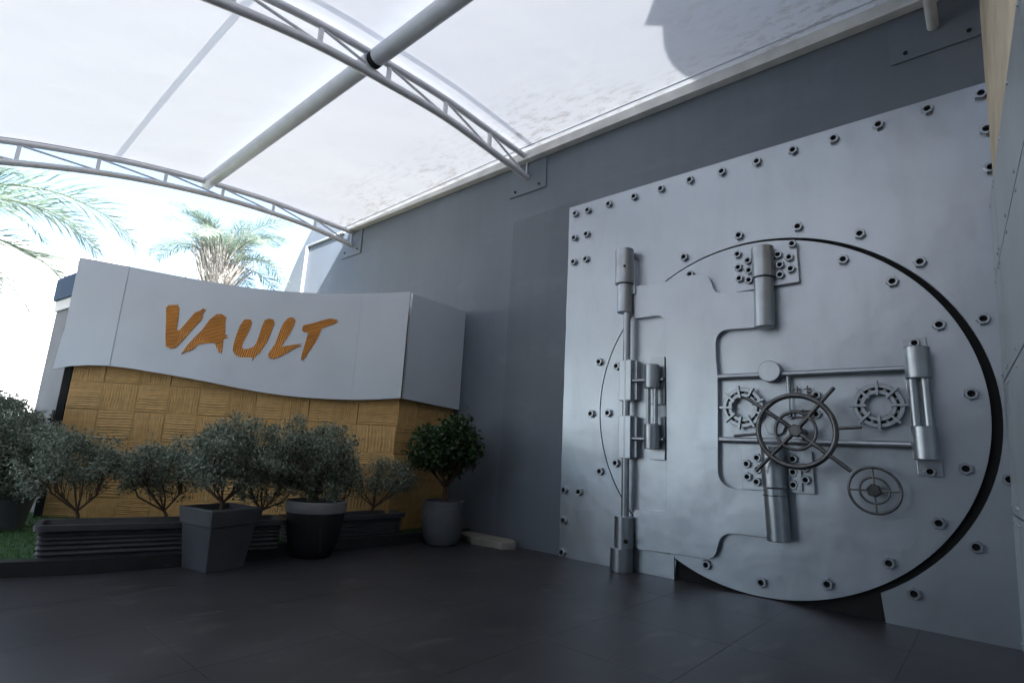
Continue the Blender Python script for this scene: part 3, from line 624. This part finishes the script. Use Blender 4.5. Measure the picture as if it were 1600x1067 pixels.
# brush lettering VAULT: cut plates standing on the fascia
LET = [
    ('V', [(-3.146, 2.878), (-3.023, 2.89), (-2.995, 2.835), (-2.988, 2.729), (-2.981, 2.545), (-2.948, 2.542), (-2.868, 2.658), (-2.782, 2.797), (-2.712, 2.829), (-2.684, 2.866), (-2.669, 2.844), (-2.643, 2.851), (-2.678, 2.778), (-2.669, 2.743), (-2.689, 2.688), (-2.737, 2.623), (-2.817, 2.503), (-2.903, 2.375), (-2.965, 2.302), (-3.013, 2.294), (-3.083, 2.32), (-3.112, 2.457), (-3.142, 2.683), (-3.17, 2.841)]),
    ('A', [(-2.87, 2.222), (-2.821, 2.329), (-2.742, 2.447), (-2.646, 2.576), (-2.576, 2.714), (-2.497, 2.796), (-2.43, 2.8), (-2.374, 2.763), (-2.375, 2.683), (-2.352, 2.561), (-2.351, 2.522), (-2.307, 2.52), (-2.342, 2.5), (-2.298, 2.482), (-2.346, 2.47), (-2.361, 2.455), (-2.356, 2.368), (-2.356, 2.264), (-2.38, 2.288), (-2.39, 2.27), (-2.416, 2.329), (-2.441, 2.362), (-2.461, 2.405), (-2.567, 2.392), (-2.664, 2.374), (-2.719, 2.309), (-2.736, 2.291), (-2.757, 2.29), (-2.778, 2.262), (-2.805, 2.278), (-2.822, 2.251), (-2.858, 2.249)]),
    ('U', [(-2.137, 2.753), (-2.061, 2.758), (-2.035, 2.716), (-2.055, 2.599), (-2.101, 2.455), (-2.116, 2.384), (-2.091, 2.347), (-2.029, 2.358), (-1.967, 2.394), (-1.938, 2.448), (-1.92, 2.537), (-1.898, 2.68), (-1.876, 2.762), (-1.82, 2.788), (-1.758, 2.774), (-1.742, 2.718), (-1.763, 2.619), (-1.808, 2.457), (-1.854, 2.366), (-1.878, 2.295), (-1.9, 2.302), (-1.93, 2.248), (-1.963, 2.189), (-1.959, 2.246), (-2.029, 2.242), (-2.111, 2.236), (-2.181, 2.261), (-2.223, 2.316), (-2.226, 2.394), (-2.211, 2.518), (-2.182, 2.661)]),
    ('L', [(-1.576, 2.81), (-1.51, 2.827), (-1.474, 2.79), (-1.479, 2.718), (-1.529, 2.581), (-1.59, 2.462), (-1.608, 2.414), (-1.535, 2.431), (-1.436, 2.455), (-1.345, 2.473), (-1.393, 2.449), (-1.337, 2.444), (-1.414, 2.416), (-1.453, 2.389), (-1.522, 2.335), (-1.6, 2.286), (-1.694, 2.24), (-1.746, 2.251), (-1.77, 2.302), (-1.744, 2.356), (-1.697, 2.446), (-1.666, 2.59), (-1.626, 2.735)]),
    ('T', [(-1.352, 2.727), (-1.236, 2.762), (-1.138, 2.801), (-1.039, 2.838), (-0.972, 2.848), (-0.987, 2.833), (-0.919, 2.838), (-0.942, 2.814), (-0.896, 2.818), (-0.954, 2.772), (-1.06, 2.724), (-1.112, 2.695), (-1.132, 2.608), (-1.178, 2.49), (-1.219, 2.408), (-1.26, 2.335), (-1.266, 2.282), (-1.285, 2.298), (-1.294, 2.236), (-1.309, 2.279), (-1.328, 2.243), (-1.33, 2.313), (-1.313, 2.419), (-1.299, 2.508), (-1.28, 2.634), (-1.331, 2.63), (-1.362, 2.646), (-1.365, 2.696)])]
for nm, P in LET:
    n0 = len(P); mb = MB()
    mb.prism(P, lambda a, b, d: KP(a, b, d + wavefn(a)), .108, .115)
    o = mb.build('letter', m_letter, kk, tri=True); o['label'] = 'brush stroke letter ' + nm + ' in orange'
# left side: dark jamb, open white door, blue grey return
MB().prism([(-4.27, .1), (-4.275, 2.2), (-4.37, 2.2), (-4.365, .1)], KP, -.05, -.005).build('door_jamb', m_black, kk)
dv = Vector((-.97, -.10, 0)).normalized(); dn_ = Vector((dv.y, -dv.x, 0)); hb = Vector(KP(-4.375, 0, -.03))
def DP(s, z, d): p = hb + dv * s + dn_ * d; return (p.x, p.y, z)
dr = MB().prism([(0, .14), (.0, 2.82), (.92, 2.82), (.92, .14)], DP, 0, .04).build('door', m_whitemetal, kk, bevel=.004)
for sgn in (-1, 1): 
    MB().prism([(.05, 1.15), (.05, 1.42), (.13, 1.42), (.13, 1.15)], DP, .04 if sgn > 0 else -.01, .05 if sgn > 0 else 0).build('lock_plate', m_black, dr)
    MB().cyl(DP(.09, 1.3, .0), DP(.09, 1.3, .09 * sgn), .014, 8).build('handle_stem', m_black, dr)
    MB().cyl(DP(.09, 1.3, .085 * sgn), DP(.24, 1.3, .085 * sgn), .014, 8).build('handle', m_black, dr)
for z in (.5, 1.75, 2.5): MB().cyl(DP(.925, z, .02), DP(.925, z + .14, .02), .018, 8).build('hinge', m_black, dr)
MB().prism([(-.02, 2.98), (-.02, 3.30), (.95, 3.30), (.95, 2.98)], DP, -.06, .0).build('side_fascia', m_bluegrey, kk)
MB().prism([(-.02, 2.825), (-.02, 2.975), (.93, 2.975), (.93, 2.825)], DP, -.03, .03).build('door_header', m_trim, kk)

# ------------------------------------------------------------------ plants
def ellip_points(n, rx, ry, rz, shell=.55, seed=0):
    r = np.random.RandomState(seed); P = r.normal(size=(n, 3)); P /= np.linalg.norm(P, axis=1)[:, None]
    rad = (shell + (1 - shell) * r.rand(n)) ** .8
    return P * rad[:, None] * np.array([rx, ry, rz])
def leaves(centres, per, spread, L, wd, seed, up=.35):
    r = np.random.RandomState(seed); n = len(centres) * per
    c = np.repeat(centres, per, 0) + r.normal(size=(n, 3)) * spread
    d = r.normal(size=(n, 3)); d[:, 2] += up; d /= np.linalg.norm(d, axis=1)[:, None]
    s = np.cross(d, r.normal(size=(n, 3))); s /= np.linalg.norm(s, axis=1)[:, None]
    l = (L * r.uniform(.7, 1.35, n))[:, None]; w_ = (wd * r.uniform(.8, 1.2, n))[:, None]
    nn = np.cross(d, s)
    V = np.stack([c, c + d * l * .5 + s * w_ + nn * w_ * .3, c + d * l, c + d * l * .5 - s * w_ + nn * w_ * .3], 1)
    return V.reshape(-1, 3), np.arange(4 * n).reshape(-1, 4)
def shrub(name, label, cat, base, crown, rad, lm, seed, ncl=170, per=60, L=.036, wd=.0075, stems=5, spread=.036, group=None, lean=(0, 0), shell=.55, flat=-.35, trunk_r=.02, fork=.25):
    base = Vector(base); t = thing(name, label, cat, base, group)
    r = random.Random(seed); cc = Vector(crown)
    P = ellip_points(ncl, *rad, shell=shell, seed=seed)
    P = P[P[:, 2] > flat * rad[2] * (1 + .5 * np.sin(P[:, 0] * 9 + seed))]
    lum = 1 + .26 * np.sin(P[:, 0] * 9 + seed) * np.cos(P[:, 1] * 8 + seed * 2) + .12 * np.sin(P[:, 2] * 21 + P[:, 1] * 9)
    P = P * lum[:, None]; P[:, 2] = np.minimum(P[:, 2], rad[2] * 1.08); P = P + np.array(cc)
    V, F = leaves(P, per, spread, L, wd, seed)
    V = V - np.array(base)
    me = fastmesh('foliage', V, F, lm); o = bpy.data.objects.new('foliage', me); COL.objects.link(o); o.parent = t; stuff(o)
    # branches
    mb = MB(); fk = base + (cc - base) * fork
    mb.path([base - Vector((0, 0, .04)), base.lerp(fk, .5) + Vector((r.uniform(-.015, .015), r.uniform(-.015, .015), 0)), fk], [trunk_r * 1.15, trunk_r, trunk_r * .9], 7)
    st = []
    for k in range(stems):
        a = 2 * PI * (k + r.uniform(-.2, .2)) / stems; tip = cc + Vector((math.cos(a) * rad[0] * .55, math.sin(a) * rad[1] * .55, -rad[2] * .1 + r.uniform(-.05, .1)))
        mid = fk.lerp(tip, .5) + Vector((math.cos(a) * .05, math.sin(a) * .05, -.03)) + Vector((r.uniform(-.03, .03), r.uniform(-.03, .03), r.uniform(-.02, .02)))
        mb.path([fk, mid, tip], [trunk_r * .62, trunk_r * .5, trunk_r * .3], 6); st.append((fk, mid, tip))
    for i in range(0, len(P), 2):
        q = Vector(P[i]); b = min(st, key=lambda s_: (s_[1].lerp(s_[2], .6) - q).length); s0 = b[1].lerp(b[2], r.uniform(.0, 1)) if r.random() > .25 else b[0].lerp(b[1], r.uniform(.4, 1))
        m_ = s0.lerp(q, .5) + Vector((r.uniform(-.03, .03), r.uniform(-.03, .03), r.uniform(-.03, .01)))
        mb.path([s0, m_, q], [trunk_r * .24, trunk_r * .18, trunk_r * .09], 4, cap=False)
    mb.build('stem', m_bark, t, smooth=60)
    return t
G = 'silver leaved shrubs along the kiosk'
SH = [  # label, base, crown centre, radii, seed, clusters, leaves per cluster
 ('silver green shrub at the left end of the ribbed planter, leaning stem', (-6.42, 1.35, .37), (-6.52, 1.28, .88), (.43, .42, .31), 1, 165, 46),
 ('silver green shrub left of the square pot, second in the long ribbed planter', (-6.25, 2.02, .37), (-6.35, 1.92, .84), (.43, .43, .30), 2, 165, 46),
 ('low bare stemmed shrub between the square pot and the black pot', (-6.15, 2.92, .37), (-6.15, 3.0, .72), (.44, .42, .32), 3, 130, 28),
 ('sparse twiggy shrub in the short ribbed planter beside the kiosk corner', (-5.95, 4.25, .36), (-5.88, 4.30, .78), (.50, .54, .34), 4, 160, 28),
 ('thin twiggy shrub just right of the black pot, behind its shrub', (-6.0, 3.75, .36), (-6.05, 3.75, .80), (.32, .34, .36), 5, 100, 30),
]
for lab, b, c, rad, sd, ncl, per in SH: shrub('silver_shrub', lab, 'shrub', b, c, rad, m_silverleaf, sd, ncl, per, group=G, fork=.16, stems=7, shell=.35, flat=-.55, trunk_r=.016)
shrub('silver_shrub', 'dense silver grey shrub growing in the square grey pot', 'shrub', (-5.60, 2.28, .50), (-5.64, 2.30, .98), (.47, .48, .38), m_silverleaf, 11, 280, 54, group=G, fork=.16, stems=7, shell=.4, flat=-.6)
shrub('silver_shrub', 'densest dark silver shrub growing in the black pot with pale rim', 'shrub', (-5.62, 3.28, .52), (-5.70, 3.16, 1.00), (.50, .53, .43), m_silverleaf, 12, 370, 56, group=G, fork=.15, stems=7, shell=.4, flat=-.75)
shrub('silver_shrub', 'tall wide grey shrub at the left edge of the picture', 'shrub', (-8.1, 1.0, .42), (-8.1, .92, .85), (.66, .55, .46), m_silverleaf, 13, 560, 60, group=G, flat=-.95, fork=.15)
shrub('silver_shrub', 'dark topped grey shrub cut by the left picture edge, behind the tall one', 'shrub', (-9.0, .78, .42), (-9.0, .80, 1.08), (.55, .5, .55), m_silverleaf, 14, 480, 60, group=G, flat=-.9, fork=.15)
shrub('ficus_bush', 'round topped glossy dark green ficus in the bluish grey pot', 'ficus', (-5.42, 4.96, .50), (-5.37, 4.93, 1.17), (.45, .45, .37), m_darkleaf, 21, 430, 26, L=.055, wd=.016, spread=.045, shell=.5, flat=-.5, trunk_r=.03, fork=.3, stems=6)

# planters
def loft(loops, close=True):
    n = len(loops[0]); V = [p for l in loops for p in l]; F = []
    for i in range(len(loops) - 1):
        for k in range(n): F.append((i * n + k, i * n + (k + 1) % n, (i + 1) * n + (k + 1) % n, (i + 1) * n + k))
    F.append(tuple(range(n - 1, -1, -1))); F.append(tuple(range((len(loops) - 1) * n, len(loops) * n)))
    return MB().add(V, F)
def rrect(cx, cy, hx, hy, ang, z, rad=.05, seg=4):
    out = []
    for sx, sy, a0 in ((1, 1, 0), (-1, 1, PI / 2), (-1, -1, PI), (1, -1, 1.5 * PI)):
        for k in range(seg + 1):
            a = a0 + PI / 2 * k / seg; x = sx * (hx - rad) + rad * math.cos(a); y = sy * (hy - rad) + rad * math.sin(a)
            out.append((cx + x * math.cos(ang) - y * math.sin(ang), cy + x * math.sin(ang) + y * math.cos(ang), z))
    return out
def planter(label, cx, cy, hx, hy, ang, z0, h):
    t = thing('ribbed_planter', label, 'planter', (cx, cy, z0), 'ribbed charcoal planters on the kerb')
    L = []; nr = 6
    for k in range(nr * 6 + 1):
        z = z0 + (h - .05) * k / (nr * 6); o = .009 * math.sin(PI * k / 3) - .02 * (1 - k / (nr * 6)); L.append([(a_, b_, c_ + min(k, 6) / 6 * .006 * math.sin(a_ * 7 + b_ * 9 + k * .15)) for a_, b_, c_ in rrect(cx, cy, hx + o, hy + o, ang, z, .07)])
    L += [rrect(cx, cy, hx + .03, hy + .03, ang, z0 + h - .048, .08), rrect(cx, cy, hx + .033, hy + .033, ang, z0 + h, .08), rrect(cx, cy, hx - .015, hy - .015, ang, z0 + h, .06), rrect(cx, cy, hx - .03, hy - .03, ang, z0 + h - .05, .06)]
    loft(L).build('body', m_planter, t, smooth=40)
    MB().prism([p[:2] for p in rrect(cx, cy, hx - .03, hy - .03, ang, 0, .05)], lambda a, b, d: (a, b, d), z0 + h - .09, z0 + h - .045).build('soil', m_soil, t)
planter('long ribbed charcoal planter on the kerb left of the square pot', -6.04, 2.02, .98, .20, math.radians(76), .1, .29)
planter('short ribbed charcoal planter between the black pot and the kiosk corner', -5.92, 3.85, .72, .18, math.radians(87), .1, .27)
# square pot
sq = thing('square_pot', 'square tapered grey pot with a stepped collar standing on the floor', 'pot', (-5.60, 2.28, 0))
SA = math.radians(12)
L = [rrect(-5.60, 2.28, a, a, SA, z, .02, 2) for a, z in ((.185, 0), (.19, .004), (.228, .37), (.232, .385), (.225, .39), (.225, .398), (.245, .404), (.262, .535), (.258, .545), (.235, .545), (.22, .49))]
loft(L).build('body', m_potgrey, sq, smooth=25)
MB().prism([p[:2] for p in rrect(-5.60, 2.28, .222, .222, SA, 0, .02, 2)], lambda a, b, d: (a, b, d), .47, .497).build('soil', m_soil, sq)
rp = thing('round_pot', 'round black pot with a pale grey rim band', 'pot', (-5.62, 3.28, 0))
MB().lathe((-5.62, 3.28, 0), [(.19, 0), (.205, .01), (.245, .10), (.275, .22), (.295, .36), (.303, .45), (.303, .462)], 48).build('body', m_potblack, rp, smooth=40)
MB().lathe((-5.62, 3.28, 0), [(.295, .455), (.308, .457), (.314, .465), (.322, .565), (.316, .572), (.298, .572), (.29, .52), (.288, .50)], 48).build('rim', m_potwhite, rp, smooth=40)
MB().lathe((-5.62, 3.28, 0), [(.289, .49), (.289, .53), (0.001, .535)], 36).build('soil', m_soil, rp)
fp = thing('ficus_pot', 'bluish grey rounded pot under the dark green ficus', 'pot', (-5.42, 4.96, 0))
MB().lathe((-5.42, 4.96, 0), [(.17, 0), (.20, .012), (.232, .08), (.255, .18), (.264, .3), (.264, .42), (.262, .432), (.266, .437), (.266, .445), (.262, .45), (.263, .50), (.262, .535), (.256, .54), (.238, .535), (.235, .49)], 48).build('body', m_potgrey2, fp, smooth=30)
MB().lathe((-5.42, 4.96, 0), [(.243, .44), (.243, .495), (.001, .50)], 30).build('soil', m_soil, fp)
for x, y, r_, h_, lab in ((-8.1, 1.0, .29, .34, 'grey round pot under the tall shrub at the left edge'), (-9.0, .78, .3, .36, 'farther grey pot at the left picture edge')):
    q = thing('grey_pot', lab, 'pot', (x, y, .1))
    MB().lathe((x, y, .1), [(r_ * .75, 0), (r_ * .8, .01), (r_, h_), (r_ - .03, h_), (r_ - .04, h_ - .06)], 36).build('body', m_potgrey2, q, smooth=40)
    MB().lathe((x, y, .1), [(r_ - .03, h_ - .08), (r_ - .03, h_ - .04), (.001, h_ - .035)], 24).build('soil', m_soil, q)
# concrete slab lying by the wall
def slab():
    r = random.Random(3); P = [(-5.86, 5.66), (-4.80, 5.66), (-4.62, 5.50), (-4.72, 5.33), (-5.2, 5.28), (-5.5, 5.42), (-5.9, 5.46)]
    mb = MB(); mb.prism(P, lambda a, b, d: (a + r.uniform(-.012, .012), b + r.uniform(-.012, .012), d + r.uniform(-.006, .006)), 0, .085)
    return tag(mb.build('concrete_slab', m_concrete, tri=True, bevel=.008), 'broken pale concrete slab lying on the floor at the foot of the wall', 'slab')
slab()

# ------------------------------------------------------------------ beyond the canopy: palms, white building, boundary wall
def frondmesh(k, Lg, e0, droop):
    r = random.Random(k); mb = MB(); p = Vector((0, 0, 0)); N = 26; pts = []
    for i in range(N + 1):
        t = i / N; e = e0 - droop * t ** 1.4; pts.append(p.copy()); p = p + Vector((math.cos(e), .05 * math.sin(3 * t + k), math.sin(e))) * (Lg / N)
    mb.path(pts, [.022 * (1 - .85 * i / N) for i in range(N + 1)], 5)
    for i in range(3 * N):
        t = .16 + .84 * i / (3 * N - 1); a = t * N; j = min(int(a), N - 1); q = pts[j].lerp(pts[j + 1], a - j); tn = (pts[j + 1] - pts[j]).normalized()
        ll = Lg * .24 * (math.sin(PI * (.15 + .8 * t)) ** .7) * r.uniform(.8, 1.15)
        for sd in (-1, 1):
            side = Vector((0, sd, 0)); up = tn.cross(Vector((0, 1, 0))) * -1
            d = (tn * r.uniform(.55, .85) + side * r.uniform(.6, .95) + Vector((0, 0, 1)) * r.uniform(-.15, .35)).normalized()
            w_ = tn.cross(d).cross(d).normalized() * .0095
            tip = q + d * ll + Vector((0, 0, -.12 * ll)); md = q + d * ll * .5
            mb.add([q - w_ * .6, md - w_, tip, md + w_, q + w_ * .6], [(0, 1, 3, 4), (1, 2, 3)])
    o = mb.build('frond', m_palmleaf); me = o.data; bpy.data.objects.remove(o); return me
def palm(label, x, y, hz, fr, tr=.22, seed=1, scale=1):
    t = thing('palm_tree', label, 'palm tree', (x, y, 0), 'date palms beyond the open end')
    r = random.Random(seed)
    prof = [(tr * 1.3, -.05), (tr * 1.05, .4)] + [(tr * (1 + .05 * (i % 2)), .4 + (hz - .9) * i / 14) for i in range(15)] + [(tr * 1.4, hz - .25), (tr * 1.2, hz), (.05, hz + .15)]
    MB().lathe((x, y, 0), prof, 16).build('trunk', m_palmstub, t, smooth=60)
    mb = MB()
    for k in range(150):
        a = r.uniform(0, 2 * PI); z = hz - .75 + r.uniform(0, .95); d = Vector((math.cos(a), math.sin(a), r.uniform(.8, 2.6))).normalized(); p0 = Vector((x, y, z)) + Vector((math.cos(a), math.sin(a), 0)) * tr * .9; ln = r.uniform(.5, 1.05)
        s_ = d.cross(Vector((0, 0, 1))).normalized()
        mb.path([p0, p0 + d * ln * .5, p0 + d * ln + Vector((0, 0, .05))], [.035, .024, .006], 4)
    stuff(mb.build('frond_stub', m_palmstub, t))
    for i, (az, me_i, sc) in enumerate(fr):
        o = inst('frond', FM[me_i], (x, y, hz + .02), t, rot=(r.uniform(-.15, .15), 0, math.radians(az)), scale=(sc, sc, sc))
    return t
FM = [frondmesh(1, 2.1, 1.25, 1.5), frondmesh(2, 2.1, .85, 1.9), frondmesh(3, 2.0, .45, 1.7), frondmesh(4, 1.8, 1.45, .6), frondmesh(5, 2.3, .1, 1.2), frondmesh(6, 2.4, 1.0, 2.0)]
r = random.Random(4)
palm('short date palm showing above the kiosk sign, with grey cut frond bases', -13.0, 4.45, 4.95, [(r.uniform(0, 360), r.choice((0, 0, 0, 3, 1, 1, 2)), r.uniform(.75, 1.02)) for _ in range(24)], seed=3)
palm('date palm off the left edge, only its arching fronds in view', -11.6, -.75, 3.7, [(80, 5, 1.62), (92, 5, 1.4), (72, 1, 1.55), (84, 2, 1.5), (62, 1, 1.2), (80, 4, 1.0), (110, 2, 1), (50, 2, 1), (70, 0, 1.1)] + [(r.uniform(120, 410), r.choice((0, 1, 2, 5)), r.uniform(.85, 1.1)) for _ in range(18)], seed=5)
wb = thing('white_building', 'white sunlit building far behind the palms', 'building', (-27, 4, 0))
MB().box(-34, -16, -.05, -26, 5.2, 7.5).build('wall', m_white, wb); MB().box(-34.2, -16.2, 7.5, -25.8, 5.4, 7.75).build('roof', m_white, wb)
tag(MB().box(-22.3, -16, -.05, -22, 5.6, 2.6).build('boundary_wall', m_white), 'low white boundary wall in front of the far white building', 'wall')

# unseen building added behind the camera: darkens the vault reflection, shades the court
cb = thing('added_court_building', 'added unseen dark grey building behind the camera, darkening the vault reflection', 'building', (1.5, -9, 0))
MB().box(-4.6, -12, -.05, 8, -5.8, 8.5).build('wall', m_courtwall, cb)
MB().box(-4.8, -12.2, 8.5, 8.2, -5.6, 8.7).build('roof', m_courtwall, cb)
for k in range(3):
    wd_ = MB().box(-3.6 + k * 3.6, -5.82, 3.4, -1.6 + k * 3.6, -5.76, 5.2).build('window', m_bluegrey, cb)
    MB().box(-3.7 + k * 3.6, -5.799, 3.3, -1.5 + k * 3.6, -5.7, 3.39).build('sill', m_courtwall, wd_)
